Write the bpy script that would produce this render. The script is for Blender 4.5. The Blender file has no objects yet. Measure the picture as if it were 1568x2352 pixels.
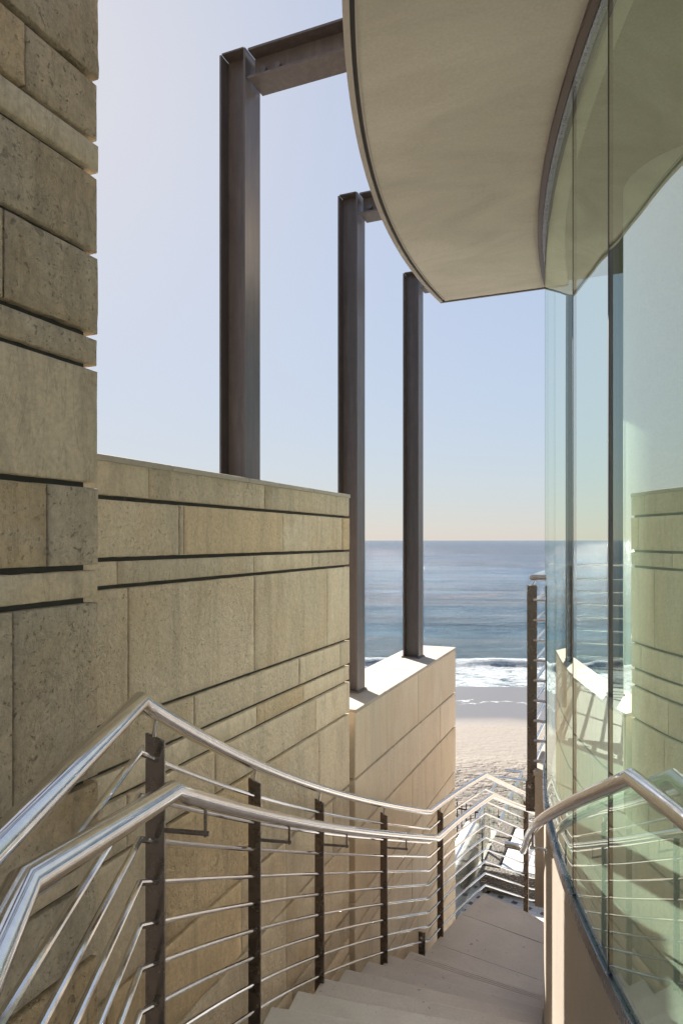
import bpy, bmesh, math, random
from mathutils import Vector, Matrix, noise
R = math.radians
random.seed(7)
S = bpy.context.scene
C = S.collection

# ------------------------------------------------------------------ camera, sky, sun, exposure
YAW = 22.70                      # the walls run along world +Y, the lens looks 22.7 degrees left of it
cam = bpy.data.cameras.new('camera'); co = bpy.data.objects.new('camera', cam); C.objects.link(co)
co.location = (0, 0, 0); co.rotation_euler = (R(90), 0, R(YAW))
cam.sensor_fit = 'VERTICAL'; cam.sensor_height = 36; cam.sensor_width = 24; cam.lens = 24
cam.shift_y = 65/2352; cam.clip_start = .05; cam.clip_end = 60000
S.camera = co

SUN_EL = 34.0
SUN_XY = Vector((-.74, .67)).normalized()
w = bpy.data.worlds.new('World'); S.world = w; w.use_nodes = True
nt = w.node_tree; nt.nodes.clear()
sky = nt.nodes.new('ShaderNodeTexSky'); sky.sky_type = 'NISHITA'; sky.sun_disc = False
sky.sun_elevation = R(SUN_EL); sky.sun_rotation = math.atan2(SUN_XY.x, SUN_XY.y)
sky.air_density = 1.0; sky.dust_density = .6; sky.ozone_density = 2.0; sky.altitude = 0
bg = nt.nodes.new('ShaderNodeBackground'); bg.inputs['Strength'].default_value = .15
out = nt.nodes.new('ShaderNodeOutputWorld')
def skymath():
    # soft shoulder so that the sky round the sun keeps its colour, slightly milky like a coastal morning
    bw_ = nt.nodes.new('ShaderNodeRGBToBW'); nt.links.new(sky.outputs[0], bw_.inputs[0])
    mm = nt.nodes.new('ShaderNodeMath'); mm.operation = 'MULTIPLY_ADD'; nt.links.new(bw_.outputs[0], mm.inputs[0]); mm.inputs[1].default_value = SKY_K; mm.inputs[2].default_value = 1
    milk = nt.nodes.new('ShaderNodeMix'); milk.data_type = 'RGBA'; milk.inputs[0].default_value = SKY_MILK
    cb = nt.nodes.new('ShaderNodeMix'); cb.data_type = 'RGBA'; cb.blend_type = 'MULTIPLY'; cb.inputs[0].default_value = 1
    nt.links.new(bw_.outputs[0], cb.inputs[6]); cb.inputs[7].default_value = (.95, 1.0, 1.12, 1)
    nt.links.new(sky.outputs[0], milk.inputs[6]); nt.links.new(cb.outputs[2], milk.inputs[7])
    dv = nt.nodes.new('ShaderNodeVectorMath'); dv.operation = 'DIVIDE'; nt.links.new(milk.outputs[2], dv.inputs[0]); nt.links.new(mm.outputs[0], dv.inputs[1])
    nt.links.new(dv.outputs[0], bg.inputs[0])
SKY_K = .74; SKY_MILK = .55
skymath()
nt.links.new(bg.outputs[0], out.inputs[0])

sl = bpy.data.lights.new('sun', 'SUN'); sl.energy = 3.5; sl.angle = R(.5); sl.color = (1, .95, .87)
so = bpy.data.objects.new('sun', sl); C.objects.link(so)
sd = Vector((SUN_XY.x*math.cos(R(SUN_EL)), SUN_XY.y*math.cos(R(SUN_EL)), math.sin(R(SUN_EL))))
so.rotation_euler = sd.to_track_quat('Z', 'Y').to_euler(); so.location = sd*50

S.view_settings.view_transform = 'Standard'; S.view_settings.look = 'None'
S.view_settings.exposure = 2.0; S.view_settings.gamma = 1
S.render.engine = 'CYCLES'
S.cycles.max_bounces = 10; S.cycles.diffuse_bounces = 5; S.cycles.glossy_bounces = 6
S.cycles.transparent_max_bounces = 16
S.cycles.caustics_reflective = True; S.cycles.caustics_refractive = False   # sunlight thrown by the glass onto the walls
S.cycles.blur_glossy = .34; S.cycles.sample_clamp_indirect = 0

# ------------------------------------------------------------------ geometry helpers (u along the walls, v to the left, z up; eye at z = 0)
def P(u, v, z): return Vector((-v, u, z))
def camf(X, Y, z):               # right of the eye, ahead of the eye
    u = .3857*X+.9226*Y; v = -.9226*X+.3857*Y
    return P(u, v, z)
def arc(u, o=0): return 1.51-o-(3.85-u)**2/15.4        # outer edge of the curving stair
SC = .95
def gv(u): return SC*(.468-(4.78-u/SC)**2/15.5)                    # foot of the curved glass
def cv(u):                                             # outer edge of the canopy
    return max(.7125*(1.68-8.4+math.sqrt(max(0, 8.4**2-(u/.7125-5.7)**2))), gv(u)+.42)
ZC = 1.6245; UE = 4.546; UG = 4.60; ZS = -1.268      # soffit height, end of canopy and glass, top of the floor behind the glass

def mesh_obj(name, verts, faces, mat, parent=None, smooth=None):
    me = bpy.data.meshes.new(name); me.from_pydata([tuple(v) for v in verts], [], faces); me.update()
    bm = bmesh.new(); bm.from_mesh(me); bmesh.ops.recalc_face_normals(bm, faces=bm.faces); bm.to_mesh(me); bm.free()
    if mat: me.materials.append(mat)
    if smooth is not None:
        for p in me.polygons: p.use_smooth = True
        me.set_sharp_from_angle(angle=R(smooth))
    o = bpy.data.objects.new(name, me); C.objects.link(o)
    if parent: o.parent = parent; o.matrix_parent_inverse = Matrix.Translation(-parent.location)
    return o
def empty(name, label, cat, loc, group=None):
    o = bpy.data.objects.new(name, None); C.objects.link(o); o.location = loc; o.empty_display_size = .1
    o['label'] = label; o['category'] = cat
    if group: o['group'] = group
    return o
def tag(o, label, cat, group=None, kind=None):
    o['label'] = label
    if cat: o['category'] = cat
    if group: o['group'] = group
    if kind: o['kind'] = kind
    return o
class MB:
    def __init__(s): s.v = []; s.f = []
    def add(s, vs, fs):
        n = len(s.v); s.v += [Vector(v) for v in vs]; s.f += [tuple(i+n for i in f) for f in fs]
    def box(s, a, b):            # uvz corners
        (u0, v0, z0), (u1, v1, z1) = a, b
        s.add([P(u, v, z) for z in (z0, z1) for v in (v0, v1) for u in (u0, u1)],
              [(0,1,3,2), (4,6,7,5), (0,4,5,1), (2,3,7,6), (0,2,6,4), (1,5,7,3)])
    def obox(s, c, ax, ay, az, hx, hy, hz, cut=0):
        c = Vector(c); vs = []
        for k in (-1, 1):
            for j in (-1, 1):
                for i in (-1, 1):
                    p = c+ax*hx*i+ay*hy*j+az*hz*k
                    if cut and k == 1 and i == 1: p = p-az*cut
                    vs.append(p)
        s.add(vs, [(0,1,3,2), (4,6,7,5), (0,4,5,1), (2,3,7,6), (0,2,6,4), (1,5,7,3)])
    def prism(s, poly, z0, z1):  # poly in (u, v)
        n = len(poly)
        s.add([P(u, v, z0) for u, v in poly]+[P(u, v, z1) for u, v in poly],
              [tuple(range(n))[::-1], tuple(range(n, 2*n))]+[(i, (i+1) % n, n+(i+1) % n, n+i) for i in range(n)])
    def tube(s, pts, r, seg=14, cap=True):
        pts = [Vector(p) for p in pts]; n = len(pts); d0 = (pts[1]-pts[0]).normalized()
        ref = Vector((0, 0, 1)) if abs(d0.z) < .9 else Vector((1, 0, 0))
        x = d0.cross(ref).normalized(); y = d0.cross(x).normalized()
        ring = [pts[0]+(x*math.cos(a)+y*math.sin(a))*r for a in [2*math.pi*i/seg for i in range(seg)]]
        vs = list(ring)
        for k in range(1, n):
            d = (pts[k]-pts[k-1]).normalized()
            if k < n-1:
                d2 = (pts[k+1]-pts[k]).normalized(); nn = (d+d2).normalized()
            else: nn = d
            ring = [p+d*((pts[k]-p).dot(nn)/d.dot(nn)) for p in ring]
            vs += ring
        fs = [(k*seg+i, k*seg+(i+1) % seg, (k+1)*seg+(i+1) % seg, (k+1)*seg+i) for k in range(n-1) for i in range(seg)]
        if cap: fs += [tuple(range(seg))[::-1], tuple(range((n-1)*seg, n*seg))]
        s.add(vs, fs)
    def sweep(s, line, prof, close=True):   # line: [(u,v)] with left normal; prof: [(offset to +v side, z)]
        n = len(line); m = len(prof); vs = []
        for i, (u, v) in enumerate(line):
            a = line[max(i-1, 0)]; b = line[min(i+1, n-1)]
            du, dv = b[0]-a[0], b[1]-a[1]; L = math.hypot(du, dv); nu, nv = -dv/L, du/L
            vs += [P(u+nu*o, v+nv*o, z) for o, z in prof]
        fs = [(i*m+j, i*m+(j+1) % m, (i+1)*m+(j+1) % m, (i+1)*m+j) for i in range(n-1) for j in range(m if close else m-1)]
        if close: fs += [tuple(range(m))[::-1], tuple(range((n-1)*m, n*m))]
        s.add(vs, fs)
    def build(s, name, mat, parent=None, smooth=None): return mesh_obj(name, s.v, s.f, mat, parent, smooth)
def frange(a, b, n): return [a+(b-a)*i/n for i in range(n+1)]
def bevel(o, wdt, seg=2):
    m = o.modifiers.new('bevel', 'BEVEL'); m.width = wdt; m.segments = seg; m.limit_method = 'ANGLE'; m.angle_limit = R(40)
    return o

# ------------------------------------------------------------------ materials
def newmat(name):
    m = bpy.data.materials.new(name); m.use_nodes = True; t = m.node_tree
    return m, t, t.nodes['Principled BSDF'], t.nodes, t.links
def N(t, kind, **kw):
    n = t.nodes.new(kind)
    for k, v in kw.items():
        if k in n.inputs: n.inputs[k].default_value = v
        else: setattr(n, k, v)
    return n
def noise_n(t, vec, scale, detail=4, rough=.6, dist=0):
    n = N(t, 'ShaderNodeTexNoise', Scale=scale, Detail=detail, Roughness=rough, Distortion=dist); t.links.new(vec, n.inputs['Vector']); return n
def ramp(t, src, stops):
    r = t.nodes.new('ShaderNodeValToRGB'); t.links.new(src, r.inputs[0]); e = r.color_ramp.elements
    while len(e) < len(stops): e.new(.5)
    for i, (p, c) in enumerate(stops):
        e[i].position = p; e[i].color = (c, c, c, 1) if isinstance(c, (int, float)) else (*c, 1)
    return r
def mix(t, fac, a, b, mode='MIX'):
    n = t.nodes.new('ShaderNodeMix'); n.data_type = 'RGBA'; n.blend_type = mode
    for sock, val in ((0, fac), (6, a), (7, b)):
        if hasattr(val, 'links') or isinstance(val, bpy.types.NodeSocket): t.links.new(val, n.inputs[sock])
        elif sock == 0: n.inputs[0].default_value = val
        else: n.inputs[sock].default_value = (*val, 1)
    return n.outputs[2]
def mth(t, op, a, b=0.0, clamp=False):
    n = t.nodes.new('ShaderNodeMath'); n.operation = op; n.use_clamp = clamp
    for i, val in enumerate((a, b)):
        if isinstance(val, bpy.types.NodeSocket): t.links.new(val, n.inputs[i])
        else: n.inputs[i].default_value = val
    return n.outputs[0]
def bump(t, h, strength, dist, prev=None):
    b = N(t, 'ShaderNodeBump', Strength=strength, Distance=dist); t.links.new(h, b.inputs['Height'])
    if prev: t.links.new(prev, b.inputs['Normal'])
    return b.outputs[0]
def objvec(t, scale=(1, 1, 1)):
    tc = t.nodes.new('ShaderNodeTexCoord'); mp = t.nodes.new('ShaderNodeMapping'); mp.inputs['Scale'].default_value = scale
    t.links.new(tc.outputs['Object'], mp.inputs[0]); return mp.outputs[0]

def stone_mat(name='limestone cladding', pale=0.0, tooth=1.0):
    m, t, b, n, l = newmat(name)
    vec = objvec(t); vst = objvec(t, (2.2, 2.2, .35))
    geo = n.new('ShaderNodeNewGeometry'); rnd = geo.outputs['Random Per Island']
    wn = n.new('ShaderNodeTexWhiteNoise'); wn.noise_dimensions = '1D'; l.new(rnd, wn.inputs['W'])
    sep = n.new('ShaderNodeSeparateColor'); l.new(wn.outputs['Color'], sep.inputs[0])
    basec = ramp(t, rnd, [(0, (.56, .47, .37)), (.22, (.67, .58, .475)), (.45, (.50, .43, .345)), (.66, (.64, .55, .44)), (.80, (.54, .47, .385)), (.92, (.62, .46, .285))])
    ax = n.new('ShaderNodeVectorMath'); ax.operation = 'ADD'; l.new(vec, ax.inputs[0])
    sc = n.new('ShaderNodeVectorMath'); sc.operation = 'SCALE'; l.new(wn.outputs['Color'], sc.inputs[0]); sc.inputs['Scale'].default_value = 9
    l.new(sc.outputs[0], ax.inputs[1]); ov = ax.outputs[0]
    ax2 = n.new('ShaderNodeVectorMath'); ax2.operation = 'ADD'; l.new(vst, ax2.inputs[0]); l.new(sc.outputs[0], ax2.inputs[1]); ovs = ax2.outputs[0]
    big = noise_n(t, ov, 2.3, 5, .6, .6)
    och = ramp(t, big.outputs[0], [(.44, 0), (.66, 1)])
    ofac = mth(t, 'MULTIPLY', och.outputs[0], mth(t, 'MULTIPLY', sep.outputs[0], .75))
    c1 = mix(t, ofac, basec.outputs[0], (.50, .355, .20))
    st = noise_n(t, ovs, 3.5, 7, .72, 1.0)
    s1 = ramp(t, st.outputs[0], [(.28, .62), (.5, .98), (.75, 1.16)])
    c2 = mix(t, 1.0, c1, s1.outputs[0], 'MULTIPLY')
    fine = noise_n(t, ov, 60, 4, .7)
    f1 = ramp(t, fine.outputs[0], [(.3, .78), (.6, 1.08)])
    c3 = mix(t, 1.0, c2, f1.outputs[0], 'MULTIPLY')
    # veins and cracks
    vn = noise_n(t, ovs, 2.2, 6, .65, 2.2)
    vabs = mth(t, 'ABSOLUTE', mth(t, 'SUBTRACT', vn.outputs[0], .5))
    vr = ramp(t, vabs, [(0, 1), (.012, 0)])
    vgate = ramp(t, sep.outputs[1], [(.5, 0), (.75, 1)])
    vfac = mth(t, 'MULTIPLY', vr.outputs[0], mth(t, 'MULTIPLY', vgate.outputs[0], .4))
    c4 = mix(t, vfac, c3, (.25, .19, .12))
    # pits
    pn = noise_n(t, ov, 85, 3, .6, .4); pr = ramp(t, pn.outputs[0], [(.30, 1), (.38, 0)])
    pg = ramp(t, sep.outputs[2], [(.25, .1), (.7, 1)])
    pn2 = noise_n(t, ov, 34, 2, .5, .6); pr2 = ramp(t, pn2.outputs[0], [(.25, 1), (.31, 0)])
    pit = mth(t, 'MULTIPLY', mth(t, 'MAXIMUM', pr.outputs[0], pr2.outputs[0]), pg.outputs[0])
    c5 = mix(t, mth(t, 'MULTIPLY', pit, .5), c4, (.14, .115, .085))
    c5 = mix(t, .10, c5, (.68, .545, .40)); c5 = mix(t, 1.0, c5, (1.05, .98, .885), 'MULTIPLY')
    if pale: c5 = mix(t, pale, c5, (.72, .63, .49))  # lightens the stone colour to stand in for stronger light on the wall
    l.new(c5, b.inputs['Base Color']); b.inputs['Roughness'].default_value = .85
    rg = noise_n(t, ov, 22, 8, .72, .5)
    h = mth(t, 'SUBTRACT', mth(t, 'MULTIPLY', rg.outputs[0], mth(t, 'ADD', .35, pg.outputs[0])), mth(t, 'MULTIPLY', pit, .5))
    l.new(bump(t, h, tooth, .02), b.inputs['Normal'])
    return m
def plain_stone(name, c1, c2, scale=3, pits=.5, bmp=.25, rough=.7, streak=(1, 1, 1), island=0.0):
    m, t, b, n, l = newmat(name); vec = objvec(t, streak)
    a = noise_n(t, vec, scale, 6, .65, .8); r = ramp(t, a.outputs[0], [(.3, c1), (.7, c2)])
    col = r.outputs[0]
    if island:
        geo = n.new('ShaderNodeNewGeometry'); ir = ramp(t, geo.outputs['Random Per Island'], [(0, 1-island), (1, 1+island)])
        col = mix(t, 1.0, col, ir.outputs[0], 'MULTIPLY')
    v2 = objvec(t)
    f = noise_n(t, v2, 90, 3, .7); fr = ramp(t, f.outputs[0], [(.3, .92), (.65, 1.05)])
    col = mix(t, 1.0, col, fr.outputs[0], 'MULTIPLY')
    p = noise_n(t, v2, 28, 3, .6, .5); pr = ramp(t, p.outputs[0], [(.27, 1), (.33, 0)])
    q = noise_n(t, v2, 2.0, 3); qr = ramp(t, q.outputs[0], [(.40, 0), (.52, 1)])
    pf = mth(t, 'MULTIPLY', mth(t, 'MULTIPLY', pr.outputs[0], qr.outputs[0]), pits)
    col = mix(t, pf, col, (.13, .10, .08))
    l.new(col, b.inputs['Base Color']); b.inputs['Roughness'].default_value = rough
    h = mth(t, 'SUBTRACT', mth(t, 'MULTIPLY', f.outputs[0], .3), pf)
    l.new(bump(t, h, bmp, .004), b.inputs['Normal'])
    return m
def metal(name, col, rough, metallic=1.0, aniso=0, bmp=0, var=.0, stretch=(1, 1, 1)):
    m, t, b, n, l = newmat(name)
    b.inputs['Base Color'].default_value = (*col, 1); b.inputs['Metallic'].default_value = metallic
    vec = objvec(t, stretch); a = noise_n(t, vec, 14, 6, .7, .3)
    r = ramp(t, a.outputs[0], [(.3, max(.02, rough-var)), (.7, rough+var)]); l.new(r.outputs[0], b.inputs['Roughness'])
    cr = ramp(t, a.outputs[0], [(.25, tuple(c*.85 for c in col)), (.7, tuple(min(1, c*1.1) for c in col))]); l.new(cr.outputs[0], b.inputs['Base Color'])
    if bmp:
        f = noise_n(t, objvec(t), 180, 3, .6); l.new(bump(t, f.outputs[0], bmp, .002), b.inputs['Normal'])
    return m
M = {}
M['stone'] = stone_mat(); M['stone_mid_lit'] = stone_mat('warm limestone with painted light', .18, .85); M['stone_honed_lit'] = stone_mat('honed limestone with painted light', .45, .35)  # middle and low wall copies: brighter light near the sea end painted into the colour
M['core'] = plain_stone('dark joint core', (.035, .03, .025), (.05, .045, .04), 5)
M['coping'] = plain_stone('coping limestone', (.34, .29, .235), (.42, .365, .30), 3, .4, .3, island=.07)
M['tread'] = plain_stone('honed limestone treads', (.43, .385, .355), (.55, .50, .46), 2.2, 1.0, .3, .5, island=.03)
M['soffit'] = plain_stone('beige plaster soffit', (.40, .36, .305), (.57, .515, .44), 1.4, .0, .12, .75, streak=(.7, 1.6, 1), island=0)
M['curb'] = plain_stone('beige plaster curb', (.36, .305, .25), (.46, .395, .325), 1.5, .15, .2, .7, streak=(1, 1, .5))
M['paint'] = metal('brown grey steel paint', (.098, .080, .075), .38, 0, bmp=.35, var=.06)
def rusty(m):
    t = m.node_tree; b = t.nodes['Principled BSDF']; src = b.inputs['Base Color'].links[0].from_socket
    a = noise_n(t, objvec(t, (9, 9, 1.6)), 1.0, 7, .75, .6); k = ramp(t, a.outputs[0], [(.64, 0), (.72, 1)])
    c = mix(t, mth(t, 'MULTIPLY', k.outputs[0], .55), src, (.20, .105, .06))
    q = noise_n(t, objvec(t, (30, 30, 3)), 1.0, 6, .7); k2 = ramp(t, q.outputs[0], [(.45, 0), (.75, 1)])
    t.links.new(mix(t, mth(t, 'MULTIPLY', k2.outputs[0], .22), c, (.30, .27, .25)), b.inputs['Base Color'])
rusty(M['paint'])
M['fascia'] = metal('weathered zinc edge', (.42, .37, .32), .5, .6, bmp=.2, var=.12)
M['dark'] = metal('dark groove', (.03, .027, .025), .5, 0)
M['steel'] = metal('polished stainless steel', (.74, .72, .70), .11, 1, var=.02, stretch=(2, 2, 2))
M['plate'] = metal('dark bronze plate', (.20, .165, .14), .28, .8, var=.05)
M['channel'] = metal('satin anodised channel', (.22, .22, .26), .28, .9, var=.05)
M['brown'] = metal('bronze brown header', (.11, .09, .08), .35, .7, var=.05)
M['plaster'] = plain_stone('white plaster', (.70, .68, .62), (.78, .76, .70), 2, 0, .1, .8)
M['ceil'] = plain_stone('dark olive plaster', (.10, .105, .08), (.13, .135, .10), 2, 0, .1, .9)  # one even dark olive tone for inner ceiling and back wall
M['grip'] = plain_stone('brown grip lines', (.30, .26, .22), (.36, .31, .27), 5, 0, .1, .7)
M['floor'] = plain_stone('pale interior stone floor', (.74, .72, .66), (.80, .78, .73), 2, .2, .1, .4)
M['white'] = metal('white cushion canvas', (.62, .61, .60), .9, 0)
M['iron'] = metal('black iron', (.02, .02, .02), .5, .3)

def glass_mat(name, refl, tint, gcol):
    m = bpy.data.materials.new(name); m.use_nodes = True; t = m.node_tree; t.nodes.clear()
    o = t.nodes.new('ShaderNodeOutputMaterial'); tr = t.nodes.new('ShaderNodeBsdfTransparent'); gl = t.nodes.new('ShaderNodeBsdfGlossy')
    tr.inputs[0].default_value = (*tint, 1); gl.inputs['Color'].default_value = (*gcol, 1); gl.inputs['Roughness'].default_value = 0
    lw = t.nodes.new('ShaderNodeLayerWeight'); lw.inputs['Blend'].default_value = .5
    p = mth(t, 'POWER', lw.outputs['Facing'], 2.6); fac = mth(t, 'ADD', mth(t, 'MULTIPLY', p, 1-refl), refl, True)
    mx = t.nodes.new('ShaderNodeMixShader'); t.links.new(fac, mx.inputs[0]); t.links.new(tr.outputs[0], mx.inputs[1]); t.links.new(gl.outputs[0], mx.inputs[2])
    geo = t.nodes.new('ShaderNodeNewGeometry'); fac = mth(t, 'MULTIPLY', fac, mth(t, 'SUBTRACT', 1, geo.outputs['Backfacing']))
    t.links.new(fac, mx.inputs[0]); t.links.new(mix(t, geo.outputs['Backfacing'], tint, (1, 1, 1)), tr.inputs[0])
    wv = noise_n(t, objvec(t, (1, 1, .25)), 1.3, 1, .4); t.links.new(bump(t, wv.outputs[0], .12, .05), gl.inputs['Normal'])
    t.links.new(mx.outputs[0], o.inputs[0]); return m
M['glass'] = glass_mat('green coated glass', .38, (.74, .89, .78), (.87, .935, .865))
M['clear'] = glass_mat('clear guard glass', .05, (.93, .97, .95), (.9, .95, .92))

def wicker_mat():
    m, t, b, n, l = newmat('woven wicker'); vec = objvec(t)
    w1 = N(t, 'ShaderNodeTexWave', Scale=11, Distortion=.6, bands_direction='Z'); l.new(vec, w1.inputs[0])
    ch = N(t, 'ShaderNodeTexVoronoi', Scale=26); l.new(objvec(t, (1, 1, 1.6)), ch.inputs[0])
    h = mth(t, 'SUBTRACT', mth(t, 'MULTIPLY', w1.outputs[1], .5), mth(t, 'MULTIPLY', ch.outputs[0], .9))
    r = ramp(t, h, [(.0, (.14, .11, .085)), (.35, (.54, .44, .35))]); l.new(r.outputs[0], b.inputs['Base Color'])
    l.new(bump(t, h, .9, .015), b.inputs['Normal']); b.inputs['Roughness'].default_value = .6
    return m
M['wicker'] = wicker_mat()
def rug_mat():
    m, t, b, n, l = newmat('woven rug'); vec = objvec(t)
    a = N(t, 'ShaderNodeTexVoronoi', Scale=38); l.new(vec, a.inputs[0])
    r = ramp(t, a.outputs[0], [(0, (.60, .53, .34)), (.6, (.30, .25, .15))]); l.new(r.outputs[0], b.inputs['Base Color'])
    l.new(bump(t, a.outputs[0], .8, .02), b.inputs['Normal']); b.inputs['Roughness'].default_value = .95; return m
M['rug'] = rug_mat()
def paver_mat():
    m, t, b, n, l = newmat('pale pavers with dark setts'); vec = objvec(t)
    br = N(t, 'ShaderNodeTexBrick', Scale=3.2); l.new(vec, br.inputs[0])
    br.inputs['Color1'].default_value = (.62, .58, .53, 1); br.inputs['Color2'].default_value = (.68, .64, .60, 1); br.inputs['Mortar'].default_value = (.4, .36, .32, 1)
    br.inputs['Mortar Size'].default_value = .01
    rot = N(t, 'ShaderNodeMapping'); rot.inputs['Rotation'].default_value = (0, 0, R(20)); rot.inputs['Scale'].default_value = (4.2, 4.2, 4.2); l.new(vec, rot.inputs[0])
    fr = n.new('ShaderNodeVectorMath'); fr.operation = 'FRACTION'; l.new(rot.outputs[0], fr.inputs[0])
    sp = n.new('ShaderNodeSeparateXYZ'); l.new(fr.outputs[0], sp.inputs[0])
    s = mth(t, 'MULTIPLY', mth(t, 'LESS_THAN', sp.outputs[0], .36), mth(t, 'LESS_THAN', sp.outputs[1], .36))
    l.new(mix(t, s, br.outputs[0], (.13, .11, .10)), b.inputs['Base Color']); b.inputs['Roughness'].default_value = .7; return m
M['paver'] = paver_mat()

def sand_mat():
    m, t, b, n, l = newmat('beach sand'); tc = n.new('ShaderNodeTexCoord'); vec = tc.outputs['Object']
    sp = n.new('ShaderNodeSeparateXYZ'); l.new(vec, sp.inputs[0]); Y = sp.outputs[1]
    wob = noise_n(t, vec, .12, 3, .5); Yw = mth(t, 'ADD', Y, mth(t, 'MULTIPLY', mth(t, 'SUBTRACT', wob.outputs[0], .5), 5))
    wet = ramp(t, mth(t, 'MULTIPLY', Yw, .02), [(.60, 0), (.655, 1)])
    fine = noise_n(t, vec, 7, 6, .7); fr = ramp(t, fine.outputs[0], [(.3, .86), (.65, 1.08)])
    dry = mix(t, 1.0, (.225, .192, .16), fr.outputs[0], 'MULTIPLY')
    col = mix(t, wet.outputs[0], dry, (.125, .115, .115))
    # seaweed and debris specks
    dn = noise_n(t, objvec(t, (1.2, 3.2, 1)), 3.2, 4, .65); dr = ramp(t, dn.outputs[0], [(.62, 0), (.69, 1)])
    col = mix(t, mth(t, 'MULTIPLY', dr.outputs[0], .55), col, (.16, .12, .09))
    # dark wrack lines
    wl = noise_n(t, objvec(t, (.35, .2, 1)), 1.0, 4, .6)
    for pos, wd in ((23.9, .13), (22.9, .22), (22.0, .12)):
        d = mth(t, 'ABSOLUTE', mth(t, 'SUBTRACT', mth(t, 'ADD', Y, mth(t, 'MULTIPLY', wl.outputs[0], 2.0)), pos+1.0))
        k = ramp(t, d, [(0, 1), (wd, 0)])
        col = mix(t, mth(t, 'MULTIPLY', k.outputs[0], .8), col, (.13, .10, .08))
    # thin swash foam
    sw = noise_n(t, vec, .5, 4, .6)
    d2 = mth(t, 'ABSOLUTE', mth(t, 'SUBTRACT', mth(t, 'ADD', Y, mth(t, 'MULTIPLY', sw.outputs[0], 5.0)), 39.2))
    k2 = ramp(t, d2, [(0, 1), (.22, 0)]); gt = noise_n(t, vec, 2.2, 3, .7); g2 = ramp(t, gt.outputs[0], [(.42, 0), (.56, 1)])
    col = mix(t, mth(t, 'MULTIPLY', k2.outputs[0], g2.outputs[0]), col, (.6, .6, .6))
    l.new(col, b.inputs['Base Color'])
    rr = ramp(t, wet.outputs[0], [(0, .9), (1, .32)]); l.new(rr.outputs[0], b.inputs['Roughness'])
    h1 = noise_n(t, objvec(t, (1, 1.3, 1)), 2.6, 4, .6, .4)
    rough_zone = ramp(t, mth(t, 'MULTIPLY', Yw, .02), [(.44, 1), (.50, .12), (.60, .05), (.64, 0)])
    l.new(bump(t, mth(t, 'MULTIPLY', h1.outputs[0], rough_zone.outputs[0]), 1.0, .6), b.inputs['Normal'])
    return m
def sea_mat():
    m, t, b, n, l = newmat('sea water'); tc = n.new('ShaderNodeTexCoord'); vec = tc.outputs['Object']
    sp = n.new('ShaderNodeSeparateXYZ'); l.new(vec, sp.inputs[0]); Y = sp.outputs[1]
    b.inputs['IOR'].default_value = 1.33
    near = ramp(t, mth(t, 'MULTIPLY', Y, .002), [(.09, (.04, .095, .13)), (.25, (.025, .070, .12)), (.9, (.011, .032, .075))])
    bigp = noise_n(t, objvec(t, (.012, .035, 1)), 1.0, 5, .6); br = ramp(t, bigp.outputs[0], [(.35, .6), (.65, 1.6)])
    col = mix(t, 1.0, near.outputs[0], br.outputs[0], 'MULTIPLY')
    # kelp bed
    kp = noise_n(t, objvec(t, (.10, .22, 1)), 1.0, 6, .75)
    kx = mth(t, 'POWER', 2.718, mth(t, 'MULTIPLY', mth(t, 'POWER', mth(t, 'MULTIPLY', mth(t, 'SUBTRACT', Y, 112), .045), 2.0), -1))
    kf = ramp(t, mth(t, 'MULTIPLY', kp.outputs[0], kx), [(.50, 0), (.60, 1)])
    col = mix(t, mth(t, 'MULTIPLY', kf.outputs[0], .55), col, (.16, .125, .11))
    # foam: surf zone and thin lace behind it
    fn = noise_n(t, objvec(t, (.5, .9, 1)), 1.3, 6, .72, .6)
    zone = ramp(t, mth(t, 'MULTIPLY', mth(t, 'SUBTRACT', Y, 38), .0625), [(.08, .10), (.22, .36), (.74, .40), (.84, .08), (1, -.0)])
    ff = ramp(t, mth(t, 'ADD', fn.outputs[0], mth(t, 'SUBTRACT', zone.outputs[0], .25)), [(.48, 0), (.64, 1)])
    wc = noise_n(t, objvec(t, (.35, 1.6, 1)), 1.0, 5, .7); wr = ramp(t, wc.outputs[0], [(.72, 0), (.76, 1)])
    foam = mth(t, 'MAXIMUM', ff.outputs[0], mth(t, 'MULTIPLY', wr.outputs[0], .7))
    lace = ramp(t, fine_n(t).outputs[0], [(.3, (.34, .40, .43)), (.6, (.70, .72, .74))])
    col = mix(t, foam, col, lace.outputs[0]); l.new(col, b.inputs['Base Color'])
    rr = ramp(t, foam, [(0, .16), (1, .9)]); l.new(rr.outputs[0], b.inputs['Roughness'])
    w1 = noise_n(t, objvec(t, (.8, 2.4, 1)), 1.0, 8, .72, .3); w2 = noise_n(t, objvec(t, (.05, .16, 1)), 1.0, 4, .6, .3)
    nb = bump(t, w2.outputs[0], .8, 3.0)
    l.new(bump(t, w1.outputs[0], 1.0, .7, nb), b.inputs['Normal'])
    return m
def fine_n(t): return noise_n(t, objvec(t, (1, 1, 1)), 3.2, 5, .7, .5)
M['sand'] = sand_mat(); M['sea'] = sea_mat()

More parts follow.
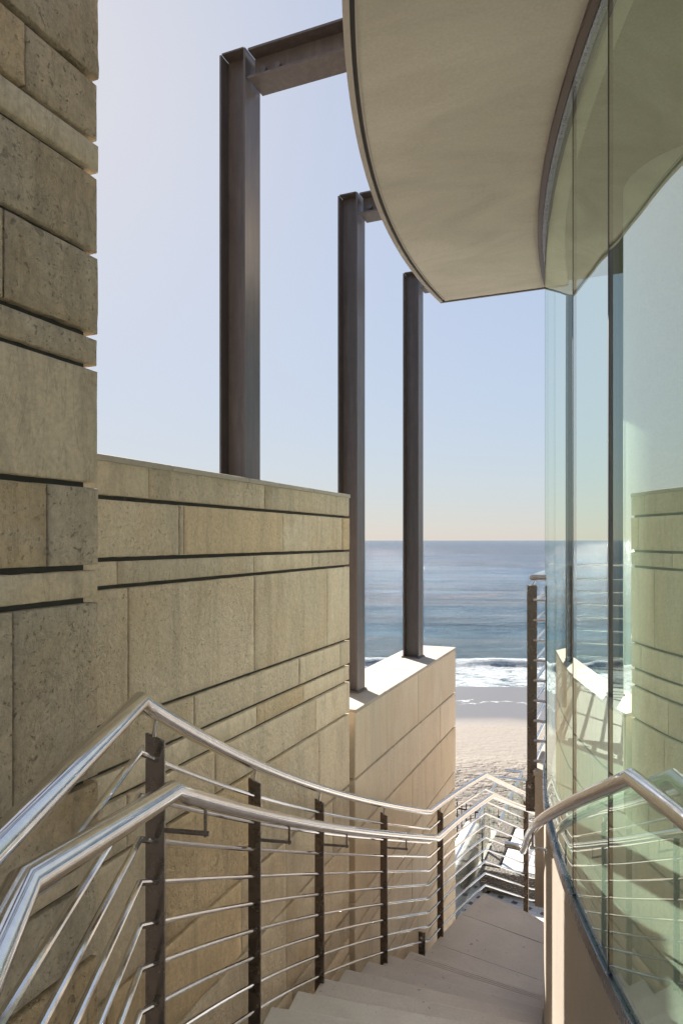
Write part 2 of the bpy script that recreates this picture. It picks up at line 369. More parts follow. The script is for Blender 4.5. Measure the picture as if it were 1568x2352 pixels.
# ------------------------------------------------------------------ beach and sea (local +Y runs out to sea)
SEA = -9.0
def build_beach():
    xs = frange(-60, 80, 70); ys = frange(-25, 30, 40)+frange(31, 46, 15); vs = []; fs = []
    def sz(x, y):
        base = -8.0 if y < 24 else -8.0-(y-24)*.056
        return base+(.10*noise.noise(Vector((x*.35, y*.5, 0)))+.06*noise.noise(Vector((x*1.1, y*1.3, 5))) if y < 26 else .02*noise.noise(Vector((x*.2, y*.2, 2))))
    for y in ys:
        for x in xs: vs.append((x, y, sz(x, y)))
    nx = len(xs)
    for j in range(len(ys)-1):
        for i in range(nx-1): a = j*nx+i; fs.append((a, a+1, a+1+nx, a+nx))
    o = mesh_obj('beach_sand', vs, fs, M['sand'], smooth=60); o.rotation_euler = (0, 0, R(YAW))
    tag(o, 'pale sandy beach with wrack lines below the building', None, kind='structure')
    ys = [38.5]
    while ys[-1] < 60: ys.append(ys[-1]+.16)
    while ys[-1] < 25000: ys.append(ys[-1]*1.014)
    ts = frange(-3.2, 3.2, 260); vs = []; fs = []
    for y in ys:
        for tt in ts:
            x = y*tt; z = SEA
            if y < 400:
                k = min(1, (y-38)/30); nn = noise.noise(Vector((x*.05, y*.13, 1)))
                ph = y*.34+1.3*noise.noise(Vector((x*.018, y*.012, 4)))
                z += k*(.17*math.sin(ph)+.10*math.sin(y*.83+2*nn+x*.05)+.22*nn)
                cr = 49+1.1*noise.noise(Vector((x*.12, 0, 2)))
                amp = .55+.5*noise.noise(Vector((x*.2, 3, 0))); d = y-cr
                z += amp*math.exp(-(d/(.55 if d < 0 else 2.2))**2)
                if y < 48: z += .16*noise.noise(Vector((x*.7, y*1.1, 7)))*max(0, (y-40)/8)
                sw = 73+2.0*noise.noise(Vector((x*.04, 0, 9))); d = y-sw
                z += (.5+.35*noise.noise(Vector((x*.05, 8, 1))))*math.exp(-(d/(1.6 if d < 0 else 5))**2)
                if y < 42: z -= (42-y)*.03
            vs.append((x, y, z))
    nx = len(ts)
    for j in range(len(ys)-1):
        for i in range(nx-1): a = j*nx+i; fs.append((a, a+1, a+1+nx, a+nx))
    o = mesh_obj('sea', vs, fs, M['sea'], smooth=180); o.rotation_euler = (0, 0, R(YAW))
    tag(o, 'blue grey ocean with a line of white surf reaching the horizon', None, kind='structure')
build_beach()

# ------------------------------------------------------------------ stone walls
JT = .014
def stone_wall(name, label, vf, depth, u0, u1, zs, joints, coping=None, step=.035, rough=.003, sd=1, mat='stone'):
    rnd = random.Random(sd)
    root = empty(name, label, 'stone wall', P((u0+u1)/2, vf+depth/2, zs[-1]))
    mb = MB()
    for ci in range(len(zs)-1):
        zt, zb = zs[ci]-JT/2, zs[ci+1]+JT/2
        if ci == 0: zt = zs[0]
        us = joints.get(ci)
        if us is None:
            us = []; u = u0+rnd.uniform(.25, .8)
            while u < u1-.2: us.append(u); u += rnd.uniform(.5, 1.15)
        us = [u0]+[u for u in us if u0+.05 < u < u1-.05]+[u1]
        for k in range(len(us)-1):
            a = us[k]+(.001 if k else 0); b = us[k+1]-(.001 if k < len(us)-2 else 0)
            off = rnd.uniform(-.0025, .0025); rg = rough*rnd.choice((.4, .7, 1, 1.6)); so = rnd.uniform(0, 50)
            nu = max(2, int((b-a)/step)); nz = max(2, int((zt-zb)/step)); r = .005
            def ring(lst, lo, hi): return [lo, lo+r*.35, lo+r]+lst[1:-1]+[hi-r, hi-r*.35, hi]
            ul = ring(frange(a, b, nu), a, b); zl = ring(frange(zb, zt, nz), zb, zt)
            vs = []; W = len(ul)
            for zz in zl:
                for uu in ul:
                    du = min(uu-a, b-uu); dz = min(zz-zb, zt-zz); dd = min(du, dz)
                    back = r*(1-min(1, dd/r))**2
                    nn = noise.noise(Vector((uu*11+so, zz*11, so)))*.6+noise.noise(Vector((uu*34, zz*34+so, 3)))*.4
                    e1 = noise.noise(Vector((uu*26+so, zz*26, 9)))
                    jz = (e1*rg*.9 if dz < .001 else 0)*(1 if zz < (zt+zb)/2 else -1)
                    ju = (abs(e1)*rg*1.2 if du < .001 else 0)*(1 if uu < (a+b)/2 else -1)
                    vs.append(P(uu+ju, vf+off+back-nn*rg, zz+(abs(jz) if zz < (zt+zb)/2 else -abs(jz))))
            fs = [(j*W+i, j*W+i+1, (j+1)*W+i+1, (j+1)*W+i) for j in range(len(zl)-1) for i in range(W-1)]
            # perimeter skirt to the back face
            per = [i for i in range(W)]+[j*W+W-1 for j in range(1, len(zl))]+[(len(zl)-1)*W+i for i in range(W-2, -1, -1)]+[j*W for j in range(len(zl)-2, 0, -1)]
            n0 = len(vs)
            for i in per:
                p = vs[i]; vs.append(Vector((-(vf+depth), p.y, p.z)))
            m = len(per)
            fs += [(per[i], per[(i+1) % m], n0+(i+1) % m, n0+i) for i in range(m)]
            fs.append(tuple(range(n0, n0+m)))
            mb.add(vs, fs)
    mb.build('stone_blocks', M[mat], root, smooth=50)
    c = MB(); c.box((u0+.03, vf+.022, zs[-1]), (u1-.03, vf+depth-.03, zs[0]-.02)); c.build('wall_core', M['core'], root)
    if coping:
        zt, th, cj = coping; cc = MB(); us = [u0]+cj+[u1+.004]
        for k in range(len(us)-1): cc.box((us[k]+.001, vf-.006, zt-th), (us[k+1]-.001, vf+depth+.01, zt))
        bevel(cc.build('coping', M['coping'], root), .004)
    return root
low = [-1.53, -1.87, -2.32, -2.48, -2.58, -2.98, -3.10, -3.42, -3.80, -3.92, -4.3, -4.8, -5.3, -5.9, -6.6, -7.3, -8.3]
z1 = [3.6, 3.4, 3.05, 2.95, 2.5, 2.28, 2.15, 1.78, 1.66, 1.43, 1.193, 1.033, .949, .741, .529, .447, .142, -.07, -.154, -.618, -.773, -.877, -1.076]+low
stone_wall('tall_stone_wall', 'tall limestone wall at the left edge rising out of the top of the view', 1.27, .75, -2.5, 1.397, z1,
           {9: [.3, 1.0], 10: [.35, 1.165], 11: [.2], 12: [.55], 13: [.45, 1.105], 14: [.1, .8], 15: [.4, .62], 16: [.35, 1.23], 17: [.2, .7], 18: [.5, 1.13]}, step=.025, rough=.0045, sd=3)
z2 = [.270, .144, -.065, -.158, -.618, -.773, -.877, -1.076]+low
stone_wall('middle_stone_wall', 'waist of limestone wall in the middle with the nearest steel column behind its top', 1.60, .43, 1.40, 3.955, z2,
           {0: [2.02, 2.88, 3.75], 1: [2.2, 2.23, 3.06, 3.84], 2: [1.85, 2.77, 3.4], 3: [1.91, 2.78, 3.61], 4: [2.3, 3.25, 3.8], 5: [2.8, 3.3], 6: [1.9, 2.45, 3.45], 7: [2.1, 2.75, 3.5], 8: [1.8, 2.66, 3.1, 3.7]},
           coping=(.285, .022, [2.15, 2.72, 3.42]), sd=5, mat='stone_mid_lit')
z3 = [-1.10]+low
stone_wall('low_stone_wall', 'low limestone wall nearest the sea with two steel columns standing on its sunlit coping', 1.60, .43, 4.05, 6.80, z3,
           {0: [5.47], 1: [4.75, 6.2], 2: [5.3], 3: [4.5, 5.9]}, coping=(-1.08, .024, [4.62, 5.47, 6.3]), rough=.0015, sd=9, mat='stone_honed_lit')

# ------------------------------------------------------------------ steel columns and beams (wide-flange sections)
def isec(a, b, tf, tw, half):     # outline of an I in (x, y): flanges at x=+-a, y depth +-b
    return [(-a, -b), (-a+tf, -b), (-a+tf, -tw), (a-tf, -tw), (a-tf, -b), (a, -b), (a, b), (a-tf, b), (a-tf, tw), (-a+tf, tw), (-a+tf, b), (-a, b)]
ZT = 2.46
def column(u0, zb, label):
    root = empty('steel_column', label, 'steel column', P(u0+.075, 1.832, zb), 'steel columns along the stone wall')
    mb = MB(); pr = isec(.075, .075, .011, .005, 0); n = 12
    vs = [P(u0+.075+y, 1.832+x, zb+.012) for x, y in pr]+[P(u0+.075+y, 1.832+x, ZT) for x, y in pr]
    fs = [(i, (i+1) % n, n+(i+1) % n, n+i) for i in range(n)]
    for o in (0, n): fs += [(o, o+1, o+10, o+11), (o+2, o+3, o+8, o+9), (o+4, o+5, o+6, o+7), (o+1, o+2, o+9, o+10), (o+3, o+4, o+7, o+8)]
    mb.add(vs, fs); mb.build('column_shaft', M['paint'], root)
    b = MB(); b.box((u0-.012, 1.832-.087, zb+.001), (u0+.162, 1.832+.087, zb+.012)); b.build('base_plate', M['paint'], root)
    c = MB(); c.box((u0+.002, 1.769, ZT), (u0+.148, 1.895, ZT+.008)); c.build('cap_plate', M['paint'], root)
    return root
column(2.957, .285, 'nearest and tallest looking brown steel column, its foot behind the middle stone wall')
column(4.49, -1.08, 'middle brown steel column rising just past the end of the middle wall')
column(6.023, -1.08, 'farthest brown steel column standing on the sunlit coping nearest the sea')
def beam(u0, label, vin):
    root = empty('steel_beam', label, 'steel beam', P(u0+.075, 1.5, 2.30), 'steel beams from the columns to the canopy')
    zb, zt = 2.302, 2.452; v0, v1 = 1.742, vin; mb = MB()
    mb.box((u0, v0, zb), (u0+.15, v1, zb+.011)); mb.box((u0, v0, zt-.011), (u0+.15, v1, zt)); mb.box((u0+.070, v0-.002, zb+.011), (u0+.080, v1, zt-.011))
    mb.build('beam_body', M['paint'], root)
    for k in (.06, .14):
        b = MB(); c = P(u0+.0695, v0-k, (zb+zt)/2-.012); d = Vector((0, -1, 0))
        b.tube([c, c+d*.005], .023, 18); b.tube([c+d*.005, c+d*.018, c+d*.022], .016, 18); b.build('bolt', M['paint'], root, 30)
beam(2.957, 'bolted steel beam tying the nearest column to the canopy edge', .35)
beam(4.49, 'short steel beam tying the middle column to the canopy edge', .45)
beam(6.023, 'steel beam hidden behind the canopy edge above the farthest column', .45)

# ------------------------------------------------------------------ canopy roof
def build_canopy():
    root = empty('canopy_roof', 'curved beige plastered canopy overhead with a thin metal edge', 'canopy', P(2, 0, ZC))
    us = frange(-2, UE, 90); line = [(u, cv(u)) for u in us]
    zS = ZC
    inner = [(u, gv(u)-.10) for u in us]
    s = MB(); s.prism([(u, v-.0462) for u, v in line]+[(u, v) for u, v in inner[::-1]], zS, zS+.02)
    s.build('soffit', M['soffit'], root)
    f = MB(); f.sweep(line, [(0, zS-.006), (0, zS+.13), (-.20, zS+.59), (-.22, zS+.59), (-.22, zS+.03), (-.022, zS+.03), (-.022, zS-.006)]); f.build('edge_fascia', M['fascia'], root, 40)
    g = MB(); g.sweep(line, [(-.0222, zS+.010), (-.0222, zS+.028), (-.038, zS+.028), (-.038, zS+.010)]); g.build('edge_groove', M['dark'], root)
    h = MB(); h.sweep(line, [(-.0382, zS-.004), (-.0382, zS+.025), (-.046, zS+.025), (-.046, zS-.004)]); h.build('edge_trim', M['fascia'], root, 40)
    e = MB(); e.box((UE+.001, gv(UE)-.1, zS-.005), (UE+.02, cv(UE), zS+.13)); e.build('end_fascia', M['brown'], root)
    r = MB(); r.prism([(u, v-.225) for u, v in line]+[(UE, -6), (-2, -6)], zS+.05, zS+.59); r.build('roof_slab', M['soffit'], root)
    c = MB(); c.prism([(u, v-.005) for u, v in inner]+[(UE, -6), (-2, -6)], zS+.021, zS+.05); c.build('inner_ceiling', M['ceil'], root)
build_canopy()

# ------------------------------------------------------------------ curved glass wall
def build_glass():
    root = empty('glass_wall', 'tall curved green tinted glass wall on the right mirroring the stone walls', 'glass wall', P(2.5, -.3, -1.76))
    seams = [-2, -.6, .6, 2.133, 2.565, 3.78, UG]
    zb, zt = ZS+.012, ZC-.008
    for i in range(len(seams)-1):
        a = seams[i]+.004; b = seams[i+1]-.004; n = max(6, int((b-a)/.06)); us = frange(a, b, n)
        mb = MB(); mb.sweep([(u, gv(u)) for u in us], [(0, zb), (0, zt), (-.012, zt), (-.012, zb)]); mb.build('glass_pane', M['glass'], root, 30)
    for u in seams[1:-1]:
        mb = MB(); mb.sweep([(u-.004, gv(u-.004)), (u+.004, gv(u+.004))], [(.0008, zb), (.0008, zt), (-.0115, zt), (-.0115, zb)]); mb.build('glazing_seal', M['dark'], root)
    us = frange(-2, UG, 100); ln = [(u, gv(u)) for u in us]
    mb = MB(); mb.sweep(ln, [(.013, ZS-.035), (.013, ZS+.014), (.007, ZS+.014), (.002, ZS+.008), (-.014, ZS+.008), (-.014, ZS+.012), (-.024, ZS+.012), (-.024, ZS-.035)]); mb.build('base_channel', M['channel'], root, 40)
    mb = MB(); mb.sweep(ln, [(.038, ZC-.022), (.038, ZC-.0005), (.014, ZC-.0005), (.014, ZC-.030), (.019, ZC-.030)]); mb.build('head_channel', M['brown'], root, 40)
    mb = MB(); mb.sweep(ln, [(.0005, ZC-.033), (.0005, ZC-.012), (.0125, ZC-.012), (.0125, ZC-.033)]); mb.build('head_trim', M['channel'], root, 40)
    mb = MB(); mb.box((UG+.001, gv(UG)-.015, ZS+.02), (UG+.007, gv(UG)+.002, ZC-.01)); mb.build('end_mullion', M['brown'], root)
build_glass()
def build_curb():
    root = empty('curb_wall', 'beige plastered curb under the curved glass beside the stairs', 'curb wall', P(2.5, .1, -3))
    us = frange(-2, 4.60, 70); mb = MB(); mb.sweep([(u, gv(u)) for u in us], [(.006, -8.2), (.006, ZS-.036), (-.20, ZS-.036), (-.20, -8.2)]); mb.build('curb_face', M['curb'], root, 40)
    root2 = empty('edge_beam', 'hanging beige beam end at the far side of the curved glass', 'beam', P(6, .5, -2.41))
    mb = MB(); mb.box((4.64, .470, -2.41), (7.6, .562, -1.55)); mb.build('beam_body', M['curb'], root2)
    mb = MB(); mb.box((4.632, .462, -1.549), (7.6, .570, -1.515)); bevel(mb.build('beam_cap', M['coping'], root2), .003)
build_curb()

# ------------------------------------------------------------------ inside the glass
fl = MB(); us = frange(-2, 4.6, 70); fl.prism([(u, gv(u)-.032) for u in us]+[(4.6, -6), (-2, -6)], -1.7, ZS)
o = fl.build('floor', M['floor']); tag(o, 'pale stone floor behind the curved glass', None, kind='structure')
fl = MB(); fl.box((4.605, -6, -1.8), (7.6, .468, -1.53)); tag(fl.build('balcony_floor', M['floor']), 'pale balcony floor beyond the end of the glass', None, kind='structure')
def lathe(c, prof, seg=64):
    vs = []; fs = []
    for r, z in prof:
        for i in range(seg): a = 2*math.pi*i/seg; vs.append((c.x+r*math.cos(a), c.y+r*math.sin(a), z))
    for k in range(len(prof)-1):
        for i in range(seg): fs.append((k*seg+i, k*seg+(i+1) % seg, (k+1)*seg+(i+1) % seg, (k+1)*seg+i))
    fs.append(tuple(range(seg))[::-1]); fs.append(tuple(range((len(prof)-1)*seg, len(prof)*seg)))
    return vs, fs
cc = P(3.50, -.333, 0)
vs, fs = lathe(cc, [(.352, ZS+.001), (.352, ZC+.02)])
tag(mesh_obj('round_pillar', vs, fs, M['plaster'], smooth=40), 'thick round white plaster pillar standing inside the glass', 'pillar')
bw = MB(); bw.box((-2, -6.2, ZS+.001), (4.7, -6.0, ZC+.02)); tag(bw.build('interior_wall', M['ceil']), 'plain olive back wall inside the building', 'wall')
rg = MB(); rg.prism([(2.25, -2.05), (3.2, -2.05), (3.2, -.70), (3.0, -.65), (2.25, -1.34)], ZS+.001, ZS+.014); tag(rg.build('woven_rug', M['rug']), 'sandy woven rug on the floor at the foot of the round pillar', 'rug')

# ------------------------------------------------------------------ stairs and landing
STEP = [(1.10, -1.50), (1.47, -1.50)]
def radial(uL, vR=None):          # from outer edge toward the centre of the curve
    vL = arc(uL); cu, cvv = 3.85, -6.19; d = Vector((cu-uL, cvv-vL)); d.normalize(); t = 0
    while t < 3.5:
        u = uL+d.x*t; v = vL+d.y*t
        if v <= gv(u)+.02: break
        t += .005
    return (uL, vL), (u, v)
def edge(a, b, fn, n=8): return [(u, fn(u)) for u in frange(a, b, n)]
def slab(uL0, uL1, zt, zb, name, mat, root, gap=.0):
    (a0, b0), (a1, b1) = radial(uL0), radial(uL1)
    poly = edge(uL0+gap, uL1-gap, arc, 6)+edge(b1[0]-gap, b0[0]+gap, lambda u: (gv(u)+.013 if u < 4.6 else .45), 6)
    mb = MB(); mb.prism(poly, zb, zt); return mb.build(name, mat, root)
def build_stairs():
    root = empty('staircase', 'curved limestone staircase leading down to a landing between wall and glass', 'staircase', P(4, .8, -3.15))
    nos = [4.77, 4.41, 4.04, 3.67, 3.308, 2.94, 2.58, 2.21, 1.84, 1.47]
    z = -2.985
    for k, un in enumerate(nos):
        back = nos[k+1]-.03 if k+1 < len(nos) else 1.08
        t = bevel(slab(back, un, z, z-.05, 'tread', M['tread'], root), .004)
        slab(back+.0, un-.025, z-.051, z-.26, 'riser', M['tread'], root)
        if k: z += .165; continue
        g = MB()
        for q in (.035, .055, .075):
            (a, b) = radial(un-q); (c, d) = radial(un-q-.003)
            def ins(p, r, k): return (p[0]+(r[0]-p[0])*k, p[1]+(r[1]-p[1])*k)
            g.prism([ins(a, b, .06), ins(c, d, .06), ins(c, d, .95), ins(a, b, .95)], z+.0003, z+.0008)
        g.build('grip_strip', M['grip'], t)
        z += .165
    slab(-2.4, 1.05, -1.335, -1.6, 'upper_landing', M['tread'], root)
    js = [4.74, 5.205, 5.70]
    far = edge(5.70+.0012, 6.11, arc, 5)+[(6.03, .98), (5.92, .74), (5.78, .56), (5.66, .45)]+[radial(5.70)[1]]
    mb = MB(); mb.prism(far, -3.21, -3.15); bevel(mb.build('landing_slab', M['tread'], root), .003)
    mb = MB(); mb.prism(edge(5.70, 6.08, arc, 5)+[(6.0, .98), (5.89, .75), (5.75, .58), (5.55, .47)], -8.2, -3.212); mb.build('landing_base', M['curb'], root)
    for a, b in zip(js, js[1:]): slab(a, b, -3.15, -3.21, 'landing_slab', M['tread'], root, .0012)
    slab(4.60, 5.69, -3.212, -8.2, 'landing_base', M['curb'], root)
build_stairs()

# ------------------------------------------------------------------ railings
def gz(u): d = min(u, 5.113)-1.36; return -.396-.50*d+.0125*d*d-.005*max(0, u-5.113)
def hz(u): d = min(u, 4.93)-1.255; return -.558-.49*d+.0114*d*d-.010*max(0, u-4.93)
OFF = [0]+[-.127-.107*k for k in range(9)]
def gpath(dz, o=0):
    zf = dz
    p = [camf(-.40+o*0, -.30, gz(1.36)+dz), camf(-.415, .25, gz(1.36)+dz), camf(-.447, .89, gz(1.36)+dz)]
    us = frange(1.36, 5.113, 44)
    p += [P(u, arc(u), gz(u)+dz) for u in us]
    p += [P(u, arc(u), gz(u)+dz) for u in frange(5.3, 6.13, 5)]
    p += [P(6.69, .846, -2.44+dz), P(7.45, .45, -2.79+dz)]
    return p
def rail_post(u, root, top=-.055, foot=-1.10, bracket=True, v=None, z=None, nm='post'):
    v = arc(u) if v is None else v; z = gz(u) if z is None else z
    rad = (P(3.85, -6.19, 0)-P(u, arc(u), 0)).normalized(); tan = Vector((-rad.y, rad.x, 0))
    if tan.y < 0: tan = -tan
    mb = MB(); zt, zb = z+top, z+foot
    c = P(u, v, (zt+zb)/2)-rad*.004
    mb.obox(c, rad, tan, Vector((0, 0, 1)), .0255, .006, (zt-zb)/2, cut=.022)
    p = bevel(mb.build(nm, M['plate'], root), .0012, 1)
    s = MB(); a = P(u, v, z-.012); s.tube([a, a-rad*.010+Vector((0, 0, -.058))], .006, 10); s.build('rail_stem', M['steel'], p, 30)
    return p, rad
def build_left_rail():
    root = empty('stair_railing', 'polished steel railing with nine thin rods curving down beside the stone walls', 'railing', P(3.27, 1.49, -2.35))
    for k, dz in enumerate(OFF):
        mb = MB(); r = .0225 if k == 0 else .0082
        mb.tube(gpath(dz), r, 20 if k == 0 else 10); mb.build('top_rail' if k == 0 else 'rod', M['steel'], root, 24)
    hp = [camf(-.33, -.1, -.44), camf(-.345, .62, -.44), camf(-.412, .88, -.446)]
    us = frange(1.255, 4.93, 40); hp += [P(u, arc(u, .14), hz(u)) for u in us]
    hp += [P(u, arc(u, .14), hz(u)) for u in frange(5.1, 5.96, 4)]+[P(6.62, .70, -2.58), P(7.3, .35, -2.9)]
    mb = MB(); mb.tube(hp, .0235, 22); hr = mb.build('handrail', M['steel'], root, 24)
    for u in (1.474, 2.39, 3.27, 4.32, 5.32): 
        post, rad = rail_post(u, root)
        b = MB(); uh = u+.03; zz = hz(uh); h = P(uh, arc(uh, .14), zz); a = P(u, arc(u), zz-.085)+rad*.022
        c = Vector((h.x, h.y, a.z)); b.tube([a, c+rad*.01], .0065, 10); b.tube([c+Vector((0, 0, -.008)), h+Vector((0, 0, -.012))], .0045, 10)
        if u < 4.9: b.build('rail_bracket', M['plate'], post, 30)
    rail_post(6.62, root, v=.88, z=-2.41)
    b = MB(); c = P(4.99, arc(4.99)+.02, -3.02); rad = (P(3.85, -6.19, 0)-c).normalized(); rad.z = 0
    b.box((4.985, arc(4.99)-.02, -3.14), (4.997, arc(4.99)+.03, -2.96)); br = b.build('fixing_plate', M['plate'], root)
    for zz in (-2.99, -3.05):
        b = MB(); q = P(4.984, arc(4.99)+.008, zz); b.tube([q, q+Vector((0, -.02, 0))], .011, 12); b.build('bolt', M['steel'], br, 30)
build_left_rail()
def build_right_rail():
    root = empty('glass_side_handrail', 'thick polished handrail bending down beside the curved glass on the right', 'handrail', P(2.4, .19, -.9))
    ctrl = [(1.80, -.010, -.575), (2.41, .185, -.890), (2.95, .335, -1.172), (3.5, .446, -1.46), (3.9, .520, -1.69), (4.2, .577, -1.865)]
    def cr(a, b, c, d, t): return tuple(.5*((2*b[i])+(-a[i]+c[i])*t+(2*a[i]-5*b[i]+4*c[i]-d[i])*t*t+(-a[i]+3*b[i]-3*c[i]+d[i])*t**3) for i in range(3))
    ext = [(1.3, -.19, -.31)]+ctrl+[(4.6, .63, -2.08)]
    pts = [P(-.5, -1.22, -.575), P(.6, -.56, -.575), P(1.35, -.20, -.575)]
    for i in range(1, len(ext)-2):
        for k in range(8):
            pts.append(P(*cr(ext[i-1], ext[i], ext[i+1], ext[i+2], k/8)))
    pts.append(P(*ctrl[-1])); e = P(*ctrl[-1])
    pts += [e+Vector((-.012, .06, -.012)), e+Vector((-.045, .08, -.014)), e+Vector((-.12, .085, -.014))]
    mb = MB(); mb.tube(pts, .021, 22); h = mb.build('handrail', M['steel'], root, 24)
    for u, v, z in ((3.32, .413, -1.366), (.9, -.42, -.575)):
        b = MB(); p = P(u, v, z); q = p+Vector((0, 0, -.085)); g = P(u, gv(u)+.0, q.z); 
        b.tube([p+Vector((0, 0, -.012)), q], .0055, 10); b.tube([q+Vector((-.012, 0, 0)), g+Vector((.0, 0, 0))], .0075, 12)
        c = g+Vector((-.001, 0, 0)); b.tube([c+Vector((-.006, 0, 0)), c], .018, 16); b.build('rail_bracket', M['steel'], root, 30)
build_right_rail()
def build_balcony_guard():
    root = empty('balcony_guard', 'dark post with a ladder of steel rods at the far glass edge against the sea', 'railing', P(4.66, .57, -1.8))
    zt = -.245; us = frange(4.68, 7.5, 22)
    def path(z, inset=0): 
        return [P(4.66, gv(4.66)+.006, z), P(4.66, .575-inset, z)]+[P(u, .575-inset-.01*(u-4.68), z) for u in us[2:]]+[P(7.55, -5, z)]
    for k in range(10):
        z = zt-(.15 if k else 0)-.133*max(0, k-1)
        mb = MB(); mb.tube(path(z, 0 if k == 0 else .012), .021 if k == 0 else .0105, 18 if k == 0 else 10); mb.build('top_rail' if k == 0 else 'rod', M['steel'], root, 24)
    mb = MB(); mb.obox(P(4.69, .586, (-.30-1.62)/2), Vector((-1, 0, 0)), Vector((0, 1, 0)), Vector((0, 0, 1)), .032, .008, .66, cut=0)
    vsh = mb.v
    for i in (5, 7): vsh[i] = vsh[i]  
    po = bevel(mb.build('post', M['plate'], root), .001, 1)
    mb = MB(); mb.obox(P(4.70, .59, -1.71), Vector((-1, 0, 0)), Vector((0, 1, 0)), Vector((0, 0, 1)), .038, .010, .10); fp = mb.build('fixing_plate', M['plate'], po)
    for dz in (.07, -.07):
        mb = MB(); c = P(4.688, .605 if dz > 0 else .565, -1.71+dz); mb.tube([c, c+Vector((0, -.006, 0))], .010, 12); mb.build('bolt', M['steel'], po, 30)
    s = MB(); s.tube([P(4.69, .592, -.31), P(4.68, .565, -.26)], .006, 10); s.build('rail_stem', M['steel'], po, 30)
    for u in (5.6, 6.5, 7.45):
        mb = MB(); mb.obox(P(u, .53, -.9), Vector((1, 0, 0)), Vector((0, 1, 0)), Vector((0, 0, 1)), .022, .006, .62); mb.build('post', M['plate'], root)
    for v in (-.6, -1.8, -3.0, -4.2):
        mb = MB(); mb.obox(P(7.565, v, -.9), Vector((0, 1, 0)), Vector((1, 0, 0)), Vector((0, 0, 1)), .022, .006, .62); mb.build('post', M['plate'], root)
build_balcony_guard()

# ------------------------------------------------------------------ lower patio, sofa, guards
ZP = -5.6
pt = MB(); pt.box((6.6, -8, ZP-.4), (13.3, 2.32, ZP)); tag(pt.build('patio', M['paver']), 'sunlit pale patio paved with dark square setts', None, kind='structure')
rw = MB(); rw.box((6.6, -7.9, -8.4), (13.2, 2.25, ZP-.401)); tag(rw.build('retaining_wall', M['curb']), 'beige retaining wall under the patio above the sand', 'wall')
def build_patio_guard():
    root = empty('glass_guard', 'clear glass guard with a thin steel top rail round the lower patio', 'glass guard', P(10, 2.26, ZP))
    zt = -4.53
    mb = MB(); mb.tube([P(6.9, 2.26, zt), P(13.2, 2.26, zt), P(13.2, -7, zt)], .022, 14); mb.build('top_rail', M['steel'], root, 24)
    u = 7.0
    while u < 13:
        mb = MB(); mb.box((u, 2.254, ZP+.05), (min(u+1.5, 13.16), 2.266, zt-.01)); mb.build('glass_pane', M['clear'], root); u += 1.52
    for v in (2.2, .7, -.8, -2.3):
        mb = MB(); mb.box((13.194, v-1.47, ZP+.05), (13.206, v, zt-.01)); mb.build('glass_pane', M['clear'], root)
    for (a, b) in ((8.51, 2.26), (11.55, 2.26), (13.2, .715)):
        mb = MB(); mb.box((a-.02, b-.02, ZP), (a+.02, b+.02, zt-.02)); mb.build('post', M['steel'], root)
    r2 = empty('beach_stair_rail', 'slim steel rail of the lower beach stair behind the glass guard', 'handrail', P(15, 2.3, -6.5))
    mb = MB(); mb.tube([P(13.4, 2.3, -5.5), P(16.6, 2.3, -5.5), P(16.6, 2.7, -5.5)], .03, 12); mb.build('top_rail', M['steel'], r2, 24)
    for u in (13.6, 16.5):
        mb = MB(); mb.box((u-.03, 2.27, -8.1), (u+.03, 2.33, -5.5)); mb.build('post', M['steel'], r2)
    mb = MB(); mb.box((13.7, 2.292, -7.2), (16.4, 2.308, -5.56)); mb.build('glass_pane', M['clear'], r2)
build_patio_guard()
lw = MB(); lw.box((9.0, 2.42, -8.1), (11.9, 2.58, -5.02)); lo = empty('white_parapet', 'white capped low parapet outside the patio guard', 'parapet', P(10.4, 2.5, -8.1)); lw.build('parapet_body', M['curb'], lo)
lw = MB(); lw.box((8.95, 2.38, -5.019), (11.95, 2.62, -4.95)); bevel(lw.build('parapet_cap', M['white'], lo), .02)
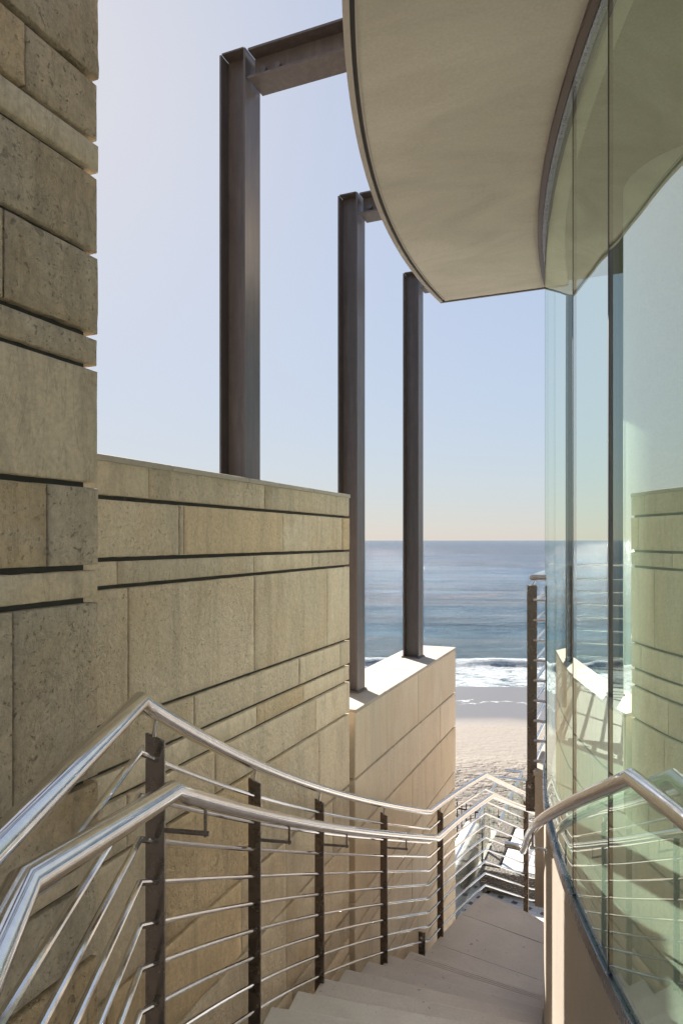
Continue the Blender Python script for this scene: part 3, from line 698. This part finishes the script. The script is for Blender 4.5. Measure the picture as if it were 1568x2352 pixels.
def build_sofa():
    root = empty('wicker_sofa', 'brown wicker sofa with white cushions on the sunlit patio', 'sofa', P(11.4, 1.6, ZP))
    def bx(name, a, b, m, bev=.02, par=root):
        q = MB(); q.box(a, b); return bevel(q.build(name, m, par), bev, 3)
    z = ZP
    for a in (10.9, 12.75):
        for v in (.6, 2.09): bx('leg', (a-.03, v-.03, z+.001), (a+.03, v+.03, z+.06), M['wicker'], .004)
    bx('sofa_base', (10.85, .55, z+.061), (12.85, 2.16, z+.24), M['wicker'])
    bx('armrest', (10.85, .55, z+.241), (11.0, 2.16, z+.38), M['wicker'])
    bx('armrest', (12.7, .55, z+.241), (12.85, 2.16, z+.38), M['wicker'])
    for a, b in ((11.01, 11.5), (11.55, 12.1), (12.15, 12.69)): bx('side_panel', (a, 1.90, z+.241), (b, 2.16, z+.40), M['wicker'])
    bx('seat_cushion', (11.02, .56, z+.245), (11.84, 1.88, z+.375), M['white'], .04)
    bx('seat_cushion', (11.86, .56, z+.245), (12.68, 1.88, z+.375), M['white'], .04)
    for u0 in (11.3, 11.98):
        q = MB(); pr = [(1.42, .38), (1.30, .82), (1.16, .84), (1.18, .38)]
        vs = [P(u0, v, z+h) for v, h in pr]+[P(u0+.64, v, z+h) for v, h in pr]
        q.add(vs, [(0,1,2,3), (7,6,5,4)]+[(i, (i+1) % 4, 4+(i+1) % 4, 4+i) for i in range(4)]); bevel(q.build('back_cushion', M['white'], root), .05, 3)
build_sofa()
q = MB(); q.box((11.2, -.1, ZP+.001), (12.4, .42, ZP+.32)); ot = empty('wicker_ottoman', 'wicker ottoman with a white pad next to the wicker sofa', 'ottoman', P(11.6, .16, ZP)); bevel(q.build('ottoman_base', M['wicker'], ot), .02)
q = MB(); q.box((11.2, -.1, ZP+.321), (12.4, .42, ZP+.42)); bevel(q.build('ottoman_pad', M['white'], ot), .04, 3)
def build_fence():
    root = empty('iron_fence', 'small black iron picket fence on the sand at the end of the wall', 'fence', camf(3.3, 18.3, -8))
    a, b = camf(2.55, 18.6, -8.05), camf(4.6, 17.4, -8.05); d = b-a; n = 19; up = Vector((0, 0, 1))
    mb = MB(); 
    for k in range(n+1): p = a+d*k/n; mb.tube([p, p+up*1.05], .014, 6)
    mb.build('picket_row', M['iron'], root)
    for h in (.18, .88):
        mb = MB(); mb.tube([a+up*h, b+up*h], .022, 6); mb.build('fence_rail', M['iron'], root)
build_fence()
